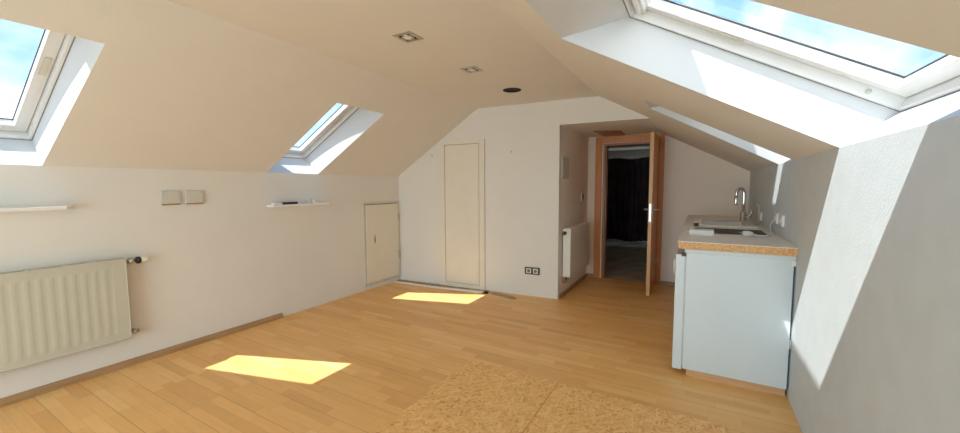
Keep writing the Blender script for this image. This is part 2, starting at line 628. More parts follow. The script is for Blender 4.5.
slope(OPEN_L, WIN_L, LX, ZL, XL, ZC, RY, BY + 0.05, (FL, FL, FL), 'ceiling_left', 'cream sloping ceiling on the left with two small roof windows')
slope(OPEN_R, WIN_R, RX, ZR, XR, ZC, RY, NY + 0.02, (FR4, FR, FR), 'ceiling_right', 'cream sloping ceiling on the right with the wide roof window')


def roof_window(name, op, frame, sign, label, handle=True):
    """White pivot roof window: fixed frame, sash, seal, pane, ventilation bar and hinge plates.
    Local axes: s runs up the slope from the foot, t along y, n outward."""
    (fx, fz), (hx, hz) = frame
    d = Vector((hx - fx, 0, hz - fz))
    ln = d.length
    d.normalize()
    n = Vector((-d.z, 0, d.x)) if d.x > 0 else Vector((d.z, 0, -d.x))
    o = Vector((fx, 0, fz))
    nf, ff, nh, fh = op

    def P(s, t, k):
        # t 0..1 between near and far edges, with inset in metres given by tuple
        y0 = nf + (nh - nf) * s / ln
        y1 = ff + (fh - ff) * s / ln
        y = y0 + t if t < 50 else y1 - (t - 100)
        q = o + d * s + n * k
        return (q.x, y, q.z)

    def ring(mb, i0, i1, k0, k1):
        """rectangular ring between inset i0 (outer) and i1 (inner), from depth k0 to k1."""
        def rect(i, k):
            return [P(i, i, k), P(i, 100 + i, k), P(ln - i, 100 + i, k), P(ln - i, i, k)] if i >= 0 else rectn(i, k)

        def rectn(i, k):
            pts = []
            for s, far in ((i, 0), (i, 1), (ln - i, 1), (ln - i, 0)):
                y0 = nf + (nh - nf) * s / ln
                y1 = ff + (fh - ff) * s / ln
                q = o + d * s + n * k
                pts.append((q.x, (y1 - i) if far else (y0 + i), q.z))
            return pts
        R = [rect(i0, k0), rect(i1, k0), rect(i1, k1), rect(i0, k1)]
        for a in range(4):
            A, C = R[a], R[(a + 1) % 4]
            for i in range(4):
                j = (i + 1) % 4
                mb.quad(A[i], A[j], C[j], C[i])
        bmesh.ops.recalc_face_normals(mb.bm, faces=mb.bm.faces)

    c = P(ln / 2, (ff - nf) / 2, 0)
    t = thing(name, label, 'window', c)
    t['kind'] = 'structure'
    m = MB(); ring(m, -0.07, 0.020, 0.0, 0.11)
    fr = obj('window_frame', m, 'frame', t)
    m = MB(); ring(m, -0.002, 0.005, -0.003, 0.002)
    obj('seam', m, 'seam', fr)
    m = MB(); ring(m, 0.024, 0.090, 0.055, 0.114)
    sash = obj('sash', m, 'frame', t)
    m = MB(); ring(m, 0.088, 0.093, 0.104, 0.112)
    obj('seal', m, 'gasket', sash)
    m = MB()
    for k in (0.110,):
        m.quad(P(0.085, 0.085, k), P(0.085, 100.085, k), P(ln - 0.085, 100.085, k), P(ln - 0.085, 0.085, k))
    obj('pane', m, 'glass', sash)

    def bar(mb, s0, s1, t0, t1, k0, k1):
        v = [P(s, tt, k) for s in (s0, s1) for tt in (t0, t1) for k in (k0, k1)]
        for q in ((0, 1, 3, 2), (4, 6, 7, 5), (0, 4, 5, 1), (2, 3, 7, 6), (0, 2, 6, 4), (1, 5, 7, 3)):
            mb.quad(*[v[i] for i in q])
        bmesh.ops.recalc_face_normals(mb.bm, faces=mb.bm.faces)
    # ventilation flap bar along the head of the sash
    m = MB()
    bar(m, ln - 0.085, ln - 0.030, 0.04, 100.04, 0.028, 0.056)
    vb = obj('ventilation_bar', m, 'frame', t)
    m = MB()
    bar(m, ln - 0.068, ln - 0.045, 0.07, 100.07, 0.010, 0.0285)
    obj('grip', m, 'frame', vb)
    if sign < 0:
        # outside roller shutter box along the head
        m = MB()
        bar(m, ln - 0.02, ln + 0.22, -0.05, 100 - 0.05, 0.10, 0.285)
        obj('shutter_box', m, 'grey', t)
    # pivot hinge plates half way up both sides
    for tt in ((0.040, 0.072), (100.072, 100.040)):
        m = MB()
        bar(m, ln * 0.55, ln * 0.55 + 0.17, tt[0], tt[1], 0.046, 0.056)
        obj('hinge_plate', m, 'beige', t)
    # screw caps low on the frame
    for tt in (0.0195, 100.0195):
        q = P(0.16, tt, 0.030)
        m = MB(); m.lathe([(0.012, 0), (0.012, 0.006), (0.0, 0.008)], q, (0, 1 if tt < 50 else -1, 0), 12)
        obj('screw_cap', m, 'grey', t)
    return t


roof_window('window_1', WIN_L[1], FL, 1, 'small white roof window with blue cloudy sky at the left edge, over the first shelf')
roof_window('window_2', WIN_L[0], FL, 1, 'small white roof window over the shelf holding small objects')
roof_window('window_3', WIN_R[1], FR, -1, 'wide white roof window in the right-hand slope nearest the viewer')
roof_window('window_4', WIN_R[0], FR4, -1, 'narrow roof window in the right slope above the kitchen sink')
roof_window('window_5', WIN_L[2], FL, 1, 'unseen roof window added for light in the left slope behind the viewer')  # this one and the next are added to brighten the room
roof_window('window_6', WIN_R[2], FR, -1, 'unseen roof window added for light in the right slope behind the viewer')

# unseen window behind the viewer, added to let in extra light
t = thing('window_7', 'wide white window added for light in the unseen gable behind the viewer', 'window', (-1.7, RY - 0.08, 0))
t['kind'] = 'structure'
m = MB()
for x in (WX0, -2.25, -1.2, WX1 - 0.07):
    m.box(x, x + 0.07, RY - 0.12, RY - 0.04, 0.0, 2.06)
m.box(WX0, WX1, RY - 0.12, RY - 0.04, 0.0, 0.07)
m.box(WX0, WX1, RY - 0.12, RY - 0.04, 2.0, 2.07)
obj('window_frame', m, 'frame', t)
m = MB()
m.box(WX0 + 0.04, WX1 - 0.04, RY - 0.085, RY - 0.075, 0.04, 2.04)
obj('pane', m, 'glass', t)

# ------------------------------------------------------------------ baseboards
m = MB()
m.prism([(LX, 0.0), (LX + 0.035, 0.0), (LX + 0.033, 0.02), (LX + 0.012, 0.05), (LX, 0.052)], 'y', RY, 2.585)
struct('baseboard_left', m, 'skirt', 'brown wooden strip along the foot of the left wall, ending before the hatch', 'baseboard')
m = MB()
m.box(NX, NX + 0.025, BY + 0.0, NY, 0.0, 0.055, 0.004)
m.box(NX + 0.025, DX0 - 0.11, NY - 0.025, NY, 0.0, 0.055, 0.004)
struct('baseboard_alcove', m, 'skirt', 'brown wooden strip along the alcove under the small radiator', 'baseboard')
m = MB()
m.box(DX1 + 0.11, -0.02, NY - 0.025, NY, 0.0, 0.06, 0.004)
struct('baseboard_kitchen', m, 'skirt', 'short brown wooden strip between the wooden door and the kitchen unit', 'baseboard')
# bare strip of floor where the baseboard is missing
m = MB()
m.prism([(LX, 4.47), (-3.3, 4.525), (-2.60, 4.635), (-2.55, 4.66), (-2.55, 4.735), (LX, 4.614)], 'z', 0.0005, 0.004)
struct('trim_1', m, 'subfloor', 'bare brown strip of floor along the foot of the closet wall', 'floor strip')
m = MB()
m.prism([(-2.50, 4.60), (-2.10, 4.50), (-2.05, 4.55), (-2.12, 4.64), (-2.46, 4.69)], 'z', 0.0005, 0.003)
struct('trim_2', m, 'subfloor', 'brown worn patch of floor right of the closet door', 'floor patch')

# ------------------------------------------------------------------ strand boards on the floor
for x0, x1, lab in ((-1.66, -0.878, 'strand board panel let into the parquet, the one with its corner showing'),
                    (-0.872, 0.20, 'strand board panel let into the parquet, the one nearer the kitchen unit')):
    m = MB(); m.box(x0, x1, 0.4, 2.715, 0.0, 0.007, 0.002, 1)
    tag(obj('strand_board', m, 'osb'), lab, 'board', 'strand boards on the floor')

# ------------------------------------------------------------------ closet door on the back wall
x0, x1, zt = -3.345, -2.632, 2.165
t = thing('door_2', 'tall narrow cream closet door flush with the back wall', 'door', ((x0 + x1) / 2, BY - 0.11, 0))
t['kind'] = 'structure'
yf = BY - 0.016
m = MB()
m.prism([(x0, 0.0), (x0 + 0.062, 0.0), (x0 + 0.062, 2.112), (x0, 2.112)], 'y', yf, BY)
m.prism([(x1 - 0.082, 0.0), (x1, 0.0), (x1, 2.168), (x1 - 0.082, 2.168)], 'y', yf, BY)
m.prism([(x0 + 0.008, 2.114), (x1 - 0.083, 2.114), (x1 - 0.083, 2.168), (x0 + 0.16, 2.164), (x0 + 0.05, 2.135)], 'y', yf, BY)
obj('door_frame', skew(m), 'cream', t)
m = MB(); m.box(x0 + 0.05, x1 - 0.07, BY - 0.004, BY, 0.01, 2.12)
obj('gap', skew(m), 'softgap', t)
m = MB(); m.box(x0 + 0.069, x1 - 0.089, BY - 0.014, BY - 0.004, 0.066, 2.106, 0.002, 1)
obj('leaf', skew(m), 'cream', t)
m = MB(); m.box(x0 + 0.0625, x1 - 0.0825, BY - 0.016, BY - 0.004, 0.0, 0.060, 0.002, 1)
obj('threshold', skew(m), 'cream', t)
m = MB(); m.box(x0 - 0.004, x1 + 0.004, BY - 0.002, BY, 0.0, 2.115)
obj('shadow_gap', skew(m), 'softgap', t)

# ------------------------------------------------------------------ hatch in the left wall
y0, y1, z0, z1 = 3.885, 4.565, 0.085, 1.25
t = thing('access_hatch', 'low cream hatch door in the left wall by the corner', 'hatch', (LX, (y0 + y1) / 2, z0))
m = MB()
xf = LX + 0.012
m.box(LX, xf, y0 - 0.03, y0, z0 - 0.03, z1 + 0.03)
m.box(LX, xf, y1, y1 + 0.03, z0 - 0.03, z1 + 0.03)
m.box(LX, xf, y0, y1, z1, z1 + 0.03)
m.box(LX, xf, y0, y1, z0 - 0.03, z0)
obj('hatch_frame', m, 'beige', t)
m = MB(); m.box(LX, LX + 0.004, y0, y1, z0, z1)
obj('gap', m, 'gap', t)
m = MB(); m.box(LX + 0.004, LX + 0.026, y0 + 0.010, y1 - 0.006, z0 + 0.008, z1 - 0.010, 0.003, 1)
leaf = obj('leaf', m, 'cream', t)
m = MB(); m.box(LX + 0.026, LX + 0.031, 4.035, 4.065, 0.665, 0.80, 0.002, 1)
kp = obj('keyhole_plate', m, 'steel', leaf)
m = MB(); m.box(LX + 0.026, LX + 0.0325, 4.043, 4.057, 0.69, 0.77)
obj('keyhole', m, 'black', leaf)
for zh in (0.38, 0.98):
    m = MB(); m.lathe([(0.0, 0), (0.011, 0), (0.011, 0.11), (0, 0.11)], (LX + 0.03, y1, zh), (0, 0, 1), 10)
    m.box(LX + 0.012, LX + 0.02, y1, y1 + 0.025, zh, zh + 0.11)
    obj('hinge', m, 'steel', t)


# ------------------------------------------------------------------ radiators
def radiator_left():
    y0, y1, z0, z1 = -0.45, 1.222, 0.262, 0.925
    xw, xf = LX, -4.04
    t = thing('radiator', 'long ivory panel radiator low on the left wall', 'radiator', (xw, (y0 + y1) / 2, z0))
    m = MB()
    # fluted front panel: vertical channels pressed into the sheet
    pitch = 0.058
    n = int((y1 - y0 - 0.06) / pitch)
    ys, xs = [y0 + 0.004], [xf]
    st = y0 + 0.03
    for k in range(n):
        a = st + k * pitch
        for fr_, dx in ((0.08, 0), (0.36, -0.002), (0.58, -0.002), (0.86, 0)):
            ys.append(a + fr_ * pitch); xs.append(xf + dx)
    ys.append(y1 - 0.004); xs.append(xf)
    za, zb, zc, zd = z0 + 0.045, z0 + 0.07, z1 - 0.085, z1 - 0.06
    rows = [(z0 + 0.004, 0), (za, 0), (zb, 1), (zc, 1), (zd, 0), (z1 - 0.004, 0)]
    gv = [[m.bm.verts.new((xf + (xs[i] - xf) * k, ys[i], z)) for i in range(len(ys))] for z, k in rows]
    for A, C in zip(gv, gv[1:]):
        for i in range(len(ys) - 1):
            m.bm.faces.new((A[i], A[i + 1], C[i + 1], C[i]))
    bmesh.ops.recalc_face_normals(m.bm, faces=m.bm.faces)
    m.box(xf - 0.022, xf - 0.012, y0 + 0.003, y1 - 0.003, z0, z1 - 0.01)
    for a, b_ in ((z0 - 0.002, z0 + 0.008), (z1 - 0.012, z1 - 0.002)):
        m.box(xf - 0.02, xf + 0.004, y0, y1, a, b_, 0.003, 1)
    obj('front_panel', m, 'rad', t)
    m = MB(); m.box(xw + 0.025, xw + 0.04, y0 + 0.02, y1 - 0.02, z0 + 0.02, z1 - 0.03)
    obj('rear_panel', m, 'rad', t)
    for ya in (y0, y1 - 0.006):
        m = MB(); m.box(xw + 0.02, xf + 0.002, ya, ya + 0.006, z0, z1, 0.002, 1)
        obj('side_cover', m, 'rad', t)
    m = MB()
    m.box(xw + 0.02, xw + 0.03, y0, y1, z1 - 0.008, z1)
    m.box(xf - 0.012, xf + 0.003, y0, y1, z1 - 0.008, z1 + 0.002)
    k = y0
    while k < y1 - 0.02:
        m.box(xw + 0.03, xf - 0.012, k, k + 0.011, z1 - 0.008, z1 - 0.001)
        k += 0.022
    obj('top_grille', m, 'rad', t)
    for ya in (y0 + 0.2, y1 - 0.2):
        m = MB(); m.box(xw + 0.0005, xw + 0.03, ya, ya + 0.05, z0 + 0.08, z1 - 0.1)
        obj('wall_bracket', m, 'rad', t)
    # flow valve with thermostat head
    xv, zv = -4.075, 0.895
    m = MB()
    m.lathe([(0.0, 0), (0.014, 0), (0.014, 0.028), (0.022, 0.03), (0.022, 0.06), (0.015, 0.062), (0.015, 0.085), (0, 0.085)], (xv, y1 - 0.004, zv), (0, 1, 0), 14)
    m.tube([(xv, y1 + 0.045, zv), (xv - 0.03, y1 + 0.045, zv), (LX + 0.002, y1 + 0.045, zv)], 0.010)
    v = obj('flow_valve', m, 'steel', t)
    m = MB(); m.lathe([(0, 0), (0.026, 0), (0.030, 0.006), (0.030, 0.022), (0.026, 0.027), (0, 0.027)], (xv, y1 + 0.075, zv), (0, 1, 0), 18)
    obj('black_ring', m, 'black', v)
    m = MB(); m.lathe([(0, 0), (0.022, 0), (0.024, 0.012), (0.020, 0.045), (0.013, 0.056), (0, 0.058)], (xv, y1 + 0.102, zv), (0, 1, 0), 18)
    obj('thermostat_stub', m, 'bulb', v)
    m = MB()
    m.lathe([(0, 0), (0.013, 0), (0.013, 0.02), (0.021, 0.022), (0.021, 0.045), (0.014, 0.047), (0.014, 0.062), (0, 0.064)], (xv, y1 - 0.004, 0.30), (0, 1, 0), 14)
    m.tube([(xv, y1 + 0.035, 0.30), (xv - 0.02, y1 + 0.037, 0.298), (xv - 0.04, y1 + 0.038, 0.297), (LX + 0.002, y1 + 0.038, 0.297)], 0.011)
    obj('return_valve', m, 'steel', t)
    return t


radiator_left()


def radiator_alcove():
    y0, y1, z0, z1 = 4.96, 5.97, 0.27, 0.935
    xw, xf = NX, -1.455
    t = thing('radiator', 'small flat-fronted white radiator in the alcove left of the wooden door', 'radiator', (xw, (y0 + y1) / 2, z0))
    m = MB(); m.box(xf - 0.02, xf, y0 - 0.002, y1 + 0.002, z0, z1, 0.004)
    obj('front_panel', m, 'rad2', t)
    m = MB(); m.box(xw + 0.02, xw + 0.035, y0 + 0.02, y1 - 0.02, z0 + 0.02, z1 - 0.02)
    obj('rear_panel', m, 'rad2', t)
    for ya in (y0, y1 - 0.006):
        m = MB(); m.box(xw + 0.015, xf - 0.02, ya, ya + 0.006, z0 + 0.005, z1 - 0.01)
        obj('side_cover', m, 'rad2', t)
    m = MB()
    m.box(xw + 0.015, xw + 0.022, y0, y1, z1 - 0.012, z1 - 0.002)
    k = y0
    while k < y1 - 0.02:
        m.box(xw + 0.022, xf - 0.02, k, k + 0.012, z1 - 0.012, z1 - 0.005)
        k += 0.024
    obj('top_grille', m, 'rad2', t)
    for ya in (y0 + 0.15, y1 - 0.2):
        m = MB(); m.box(xw + 0.0005, xw + 0.022, ya, ya + 0.05, z0 + 0.08, z1 - 0.1)
        obj('wall_bracket', m, 'rad2', t)
    m = MB()
    m.lathe([(0, 0), (0.012, 0), (0.012, 0.05), (0.018, 0.052), (0.018, 0.075), (0, 0.075)], (xw + 0.05, y0 + 0.05, z0 + 0.005), (0, 0, -1), 12)
    m.tube([(xw + 0.05, y0 + 0.05, z0 - 0.06), (xw + 0.045, y0 + 0.05, z0 - 0.07), (xw + 0.035, y0 + 0.05, z0 - 0.075), (xw + 0.02, y0 + 0.05, z0 - 0.075), (xw + 0.003, y0 + 0.05, z0 - 0.075)], 0.011)
    obj('connection_valve', m, 'brass', t)
    m = MB(); m.lathe([(0, 0), (0.016, 0), (0.016, 0.03), (0.024, 0.034), (0.024, 0.06), (0, 0.062)], (xw + 0.05, y0, z1 - 0.06), (0, -1, 0), 14)
    obj('valve_stub', m, 'black', t)
    return t


radiator_alcove()

# ------------------------------------------------------------------ pair of square wall boxes
for y0, y1, lab in ((1.515, 1.662, 'square pale grey wall box nearer the radiator, left one of the pair'),
                    (1.700, 1.848, 'square pale grey wall box nearer the hatch, right one of the pair')):
    zb, zt = 1.345, 1.472
    t = thing('wall_box', lab, 'wall box', (LX, (y0 + y1) / 2, zb), 'square wall boxes between the shelves')
    m = MB(); m.box(LX - 0.002, LX + 0.006, y0 + 0.01, y1 - 0.01, zb + 0.003, zt - 0.006)
    obj('back_box', m, 'gap', t)
    m = MB(); m.box(LX + 0.006, LX + 0.020, y0, y1, zb + 0.012, zt, 0.004)
    cv = obj('cover', m, 'grey', t)
    m = MB(); m.box(LX + 0.004, LX + 0.019, y0 + 0.003, y1 - 0.003, zb, zb + 0.012, 0.003, 1)
    obj('lower_shadow_bar', m, 'skirt', t)  # brown bar standing in for the shadow under the cover
    for ys in (y0 + 0.02, y1 - 0.02):
        m = MB(); m.lathe([(0, 0), (0.005, 0), (0.004, 0.002), (0, 0.003)], (LX + 0.0199, ys, zt - 0.02), (1, 0, 0), 10)
        obj('screw', m, 'steel', cv)


# ------------------------------------------------------------------ shelves
def shelf(y0, y1, z, lab, depth=0.13):
    t = thing('wall_shelf', lab, 'shelf', (LX, (y0 + y1) / 2, z - 0.03), 'thin white wall shelves under the left roof windows')
    m = MB()
    m.prism([(LX - 0.002, y0), (LX + depth, y0 + 0.0), (LX + depth, y1 - 0.05), (LX + depth - 0.05, y1), (LX - 0.002, y1)], 'z', z - 0.022, z)
    obj('board', m, 'white', t)
    for ya in (y0 + 0.12, y1 - 0.14):
        m = MB(); m.box(LX - 0.002, LX + 0.09, ya, ya + 0.018, z - 0.030, z - 0.0225)
        obj('bracket', m, 'white', t)


shelf(0.02, 0.955, 1.368, 'thin white shelf above the long radiator, with nothing on it')
shelf(2.47, 3.25, 1.305, 'thin white shelf holding small objects, below the second roof window')
zs = 1.305
m = MB(); m.box(LX + 0.03, LX + 0.075, 2.62, 2.80, zs, zs + 0.026, 0.006)
t = tag(obj('remote_control', m, 'black'), 'small black remote on the white shelf', 'remote')
m = MB()
m.tube([(LX + 0.05 + 0.022 * math.cos(a * 0.7), 2.93 + 0.05 * math.sin(a * 0.55) + 0.006 * a, zs + 0.010 + 0.0035 * a) for a in range(0, 14)], 0.009)
tag(obj('cable_bundle', m, 'white'), 'white bundled cable lying in the middle of the shelf', 'cable')
m = MB(); m.box(LX + 0.03, LX + 0.09, 2.50, 2.60, zs, zs + 0.022, 0.006)
tag(obj('plastic_cap', m, 'white'), 'flat white plastic cover on the shelf, left of the black remote', 'cover')
m = MB(); m.box(LX + 0.02, LX + 0.06, 3.01, 3.05, zs, zs + 0.055, 0.008)
m.box(LX + 0.025, LX + 0.055, 3.05, 3.10, zs, zs + 0.028, 0.006)
tag(obj('charger_plug', m, 'white'), 'white plug standing on the shelf behind the cable', 'plug')

# ------------------------------------------------------------------ small things on back wall and alcove
t = thing('double_socket', 'black framed double socket low on the back wall', 'socket', (-1.925, BY - 0.03, 0.30))
m = MB(); m.box(-2.03, -1.82, BY - 0.012, BY + 0.002, 0.30, 0.40, 0.006)
obj('surround', skew(m), 'black', t)
for xc in (-1.973, -1.877):
    m = MB(); m.box(xc - 0.036, xc + 0.036, BY - 0.016, BY - 0.0115, 0.315, 0.385, 0.003, 1)
    ins = obj('insert', skew(m), 'grey', t)
    m = MB(); m.lathe([(0, 0), (0.020, 0), (0.020, 0.001), (0, 0.001)], (xc, BY - 0.016, 0.35), (0, -1, 0), 18)
    obj('recess', skew(m), 'gap', ins)

t = thing('vent_cover', 'white rectangular vent cover high in the alcove', 'vent', (NX, 5.05, 1.60))
m = MB(); m.box(NX - 0.002, NX + 0.014, 4.905, 5.20, 1.60, 1.885, 0.005)
obj('cover_plate', m, 'grey', t)
m = MB()
for k in range(7):
    m.box(NX + 0.013, NX + 0.019, 4.94, 5.165, 1.64 + k * 0.031, 1.655 + k * 0.031)
obj('louvre', m, 'beige', t)

t = thing('light_switch', 'small dark light switch between the vent cover and the wooden door', 'switch', (NX, 5.95, 1.27))
m = MB(); m.box(NX - 0.002, NX + 0.010, 5.90, 6.00, 1.27, 1.40, 0.004)
obj('switch_plate', m, 'steel', t)
m = MB(); m.box(NX + 0.010, NX + 0.018, 5.915, 5.985, 1.29, 1.38, 0.004)
obj('rocker', m, 'black', t)

for (x, z, lab) in ((-2.228, 1.97, 'small nail in the back wall, right of the closet door'), (-3.50, 1.965, 'small nail in the back wall, left of the closet door')):
    m = MB(); m.lathe([(0, 0), (0.006, 0), (0.006, 0.018), (0.013, 0.019), (0.013, 0.023), (0, 0.024)], (x, BY + 0.002, z), (0, -1, 0), 10)
    tag(obj('nail', skew(m), 'beige'), lab, 'nail', 'nails beside the closet door')


# ------------------------------------------------------------------ downlights and pipe opening in the ceiling
def downlight(x, y, lab):
    t = thing('downlight', lab, 'ceiling light', (x, y, ZC), 'square recessed lights')
    h = 0.079
    m = MB()
    pr = [(h, 0.001), (h, -0.006), (h - 0.01, -0.009), (0.052, -0.006), (0.052, 0.001)]
    for (u0, w0), (u1, w1) in zip(pr, pr[1:]):
        A = [(x - u0, y - u0, ZC + w0), (x + u0, y - u0, ZC + w0), (x + u0, y + u0, ZC + w0), (x - u0, y + u0, ZC + w0)]
        C = [(x - u1, y - u1, ZC + w1), (x + u1, y - u1, ZC + w1), (x + u1, y + u1, ZC + w1), (x - u1, y + u1, ZC + w1)]
        for i in range(4):
            m.quad(A[i], A[(i + 1) % 4], C[(i + 1) % 4], C[i])
    bmesh.ops.recalc_face_normals(m.bm, faces=m.bm.faces)
    obj('trim_plate', m, 'steel', t)
    m = MB(); m.box(x - 0.053, x + 0.053, y - 0.053, y + 0.053, ZC - 0.0035, ZC + 0.001)
    obj('dark_recess', m, 'hole', t)
    m = MB(); m.lathe([(0.046, 0.0), (0.046, 0.006), (0.036, 0.009), (0.034, 0.003)], (x, y, ZC - 0.003), (0, 0, -1), 24)
    obj('lamp_ring', m, 'steel', t)
    m = MB(); m.lathe([(0.0345, 0.0), (0.0345, 0.004), (0.022, 0.010), (0, 0.012)], (x, y, ZC - 0.003), (0, 0, -1), 24)
    obj('bulb', m, 'bulb', t)


downlight(-1.885, 2.237, 'square steel recessed light in the ceiling, the one nearer the viewer')
downlight(-1.885, 3.140, 'square steel recessed light in the ceiling, the one nearer the dark round opening')
m = MB()
m.lathe([(0.105, -0.002), (0.105, 0.004), (0.085, 0.006), (0.085, 0.001), (0.0, 0.001)], (-1.885, 4.03, ZC), (0, 0, -1), 32)  # shallow cap; the opening's inner shade is in its colour
tag(obj('pipe_opening', m, 'hole'), 'dark round pipe opening in the ceiling', 'pipe opening')

# ------------------------------------------------------------------ white cable duct lying at the closet foot
m = MB()
m.prism([(-4.12, 4.428), (-3.26, 4.482), (-2.66, 4.555), (-2.585, 4.60), (-2.62, 4.632), (-3.3, 4.522), (-4.12, 4.466)], 'z', 0.0005, 0.014)
tag(obj('cable_duct', m, 'white'), 'loose white strip lying on the floor in front of the closet door', 'strip')
m = MB(); m.prism([(-2.60, 0.0), (-2.515, 0.0), (-2.535, 0.014), (-2.556, 0.026), (-2.58, 0.012)], 'y', 4.56, 4.635)  # small near-black wedge on the floor
tag(obj('dark_wedge', m, 'hole'), 'dark brown scrap at the right end of the white strip', 'wedge')

# ------------------------------------------------------------------ wooden door, standing open
t = thing('door_1', 'orange beech door standing open towards the viewer in its wooden frame', 'door', (-0.95, NY, 0))
t['kind'] = 'structure'
ct = 2.275
m = MB()
m.box(DX0 - 0.115, DX0 - 0.015, NY - 0.028, NY, 0.0, ct, 0.004, 1)
m.box(DX1 - 0.01, DX1 + 0.105, NY - 0.028, NY, 0.0, ct, 0.004, 1)
m.box(DX0 - 0.015, DX1 - 0.01, NY - 0.028, NY, DZ + 0.005, ct, 0.004, 1)
obj('casing', m, 'orange', t)
m = MB()
m.box(DX0, DX0 + 0.035, NY, NY + 0.15, 0.0, DZ)
m.box(DX1 - 0.035, DX1, NY, NY + 0.15, 0.0, DZ)
m.box(DX0 + 0.035, DX1 - 0.035, NY, NY + 0.15, DZ - 0.035, DZ)
m.box(DX0 + 0.035, DX0 + 0.05, NY + 0.04, NY + 0.15, 0.0, DZ - 0.035)
obj('jamb', m, 'darkwood', t)
lx0, lx1, ly0, ly1, lz0, lz1 = -0.572, -0.526, 5.51, NY - 0.04, 0.012, 2.20
m = MB(); m.box(lx0, lx1, ly0 + 0.002, ly1, lz0, lz1, 0.002, 1)
leaf = obj('leaf', m, 'orange', t)
m = MB(); m.box(lx0 + 0.001, lx1 - 0.001, ly0 - 0.001, ly0 + 0.0025, lz0, lz1)
obj('leaf_edge', m, 'edge', leaf)
m = MB(); m.box(lx0 + 0.010, lx1 - 0.010, ly0 - 0.004, ly0, 1.02, 1.26, 0.001, 1)
m.box(lx0 + 0.016, lx1 - 0.016, ly0 - 0.012, ly0 - 0.003, 1.14, 1.17)
obj('lock_plate', m, 'steel', leaf)
for sx, xa in ((-1, lx0), (1, lx1)):
    m = MB()
    m.box(min(xa, xa + sx * 0.010), max(xa, xa + sx * 0.010), 5.575, 5.625, 0.99, 1.27, 0.004, 1)
    m.tube([(xa, 5.60, 1.18), (xa + sx * 0.045, 5.60, 1.18), (xa + sx * 0.058, 5.612, 1.18), (xa + sx * 0.060, 5.65, 1.178), (xa + sx * 0.058, 5.73, 1.172)], [0.013, 0.013, 0.013, 0.012, 0.010], 10)
    obj('handle', m, 'steel', leaf)
for z in (0.3, 1.9):
    m = MB(); m.lathe([(0, 0), (0.012, 0), (0.012, 0.12), (0, 0.12)], (lx1 + 0.006, NY - 0.036, z), (0, 0, 1), 10)
    obj('hinge', m, 'steel', t)
# wooden board on the alcove ceiling
m = MB(); m.prism([(-1.33, 5.55), (-0.99, 5.72), (-1.0, 6.22), (-1.31, 6.22)], 'z', ZS - 0.012, ZS + 0.001)
tag(obj('ceiling_board', m, 'darkwood'), 'flat brown wooden board on the alcove ceiling above the door', 'board')

# ------------------------------------------------------------------ dark room beyond the door
CY = 10.6
m = MB(); m.box(-3.2, 0.5, NY + 0.02, CY + 0.4, -0.1, 0.0)
struct('floor_passage', m, 'tile', 'brown stone floor of the dark passage beyond the door', 'floor')
m = MB(); m.box(-3.2, 0.5, NY + 0.15, CY, 2.42, 2.5)
struct('ceiling_passage', m, 'wall', 'shaded ceiling of the dark passage beyond the door', 'ceiling')
m = MB()
m.box(-3.3, -3.2, NY + 0.15, CY, -0.1, 2.5)
m.box(0.5, 0.6, NY + 0.15, CY, -0.1, 2.5)
m.box(-3.3, NX, NY + 0.10, NY + 0.2, -0.1, 2.5)
m.box(-3.3, 0.6, CY, CY + 0.1, -0.1, 0.8)
m.prism([(-3.3, 0.8), (-2.4, 0.8), (-2.4, 2.15), (-0.8, 2.15), (-0.8, 0.8), (0.6, 0.8), (0.6, 2.5), (-3.3, 2.5)], 'y', CY, CY + 0.1)
m.box(RX - 0.001, RX + 0.1, NY + 0.1, NY + 0.2, -0.1, 2.5)
m.prism([(NX, ZS - 0.01), (xs_ + 0.3, ZS - 0.16), (0.6, 1.6), (0.6, 2.5), (NX, 2.5)], 'y', NY + 0.151, NY + 0.2)
struct('wall_passage', m, 'wall', 'walls of the dark passage beyond the door', 'wall')
t = thing('window_8', 'window behind the dark curtain in the passage', 'window', (-1.6, CY, 0.8))
t['kind'] = 'structure'
m = MB()
for x in (-2.4, -0.87):
    m.box(x, x + 0.07, CY + 0.02, CY + 0.08, 0.8, 2.15)
m.box(-2.33, -0.87, CY + 0.02, CY + 0.08, 2.08, 2.15)
m.box(-2.33, -0.87, CY + 0.02, CY + 0.08, 0.8, 0.87)
obj('window_frame', m, 'frame', t)
m = MB(); m.box(-2.33, -0.87, CY + 0.045, CY + 0.053, 0.87, 2.08)
obj('pane', m, 'glass', t)
# curtain: pleated sheet with thickness on a pale rod
m = MB()
nx = 150
cols = []
for i in range(nx + 1):
    x = -2.75 + (1.98) * i / nx
    ph = i * 0.62
    col_ = []
    for k in range(13):
        fz = k / 12
        z = 0.14 + 0.02 * math.sin(i * 0.11) + (2.17 - 0.14) * fz
        amp = 0.022 + 0.028 * (1 - fz)
        col_.append(m.bm.verts.new((x - 0.25 * max(0, (i / nx - 0.85)) * (1 - fz) * 2.2, 9.98 + amp * math.sin(ph + 0.5 * math.sin(3 * fz + i * 0.05)), z)))
    cols.append(col_)
back = [[m.bm.verts.new((v.co.x, v.co.y + 0.006, v.co.z)) for v in c] for c in cols]
for A, C, flip in ([(a, c, 0) for a, c in zip(cols, cols[1:])] + [(a, c, 1) for a, c in zip(back, back[1:])]):
    for k in range(12):
        q = (A[k], C[k], C[k + 1], A[k + 1])
        fc = m.bm.faces.new(q if not flip else tuple(reversed(q)))
        fc.smooth = True
for c, bk in ((cols[0], back[0]), (cols[-1], back[-1])):
    for k in range(12):
        m.bm.faces.new((c[k], c[k + 1], bk[k + 1], bk[k]))
cur = thing('curtain', 'dark plum floor-length curtain in the passage beyond the door', 'curtain', (-1.7, 9.98, 0.14))
obj('cloth', m, 'curtain', cur)
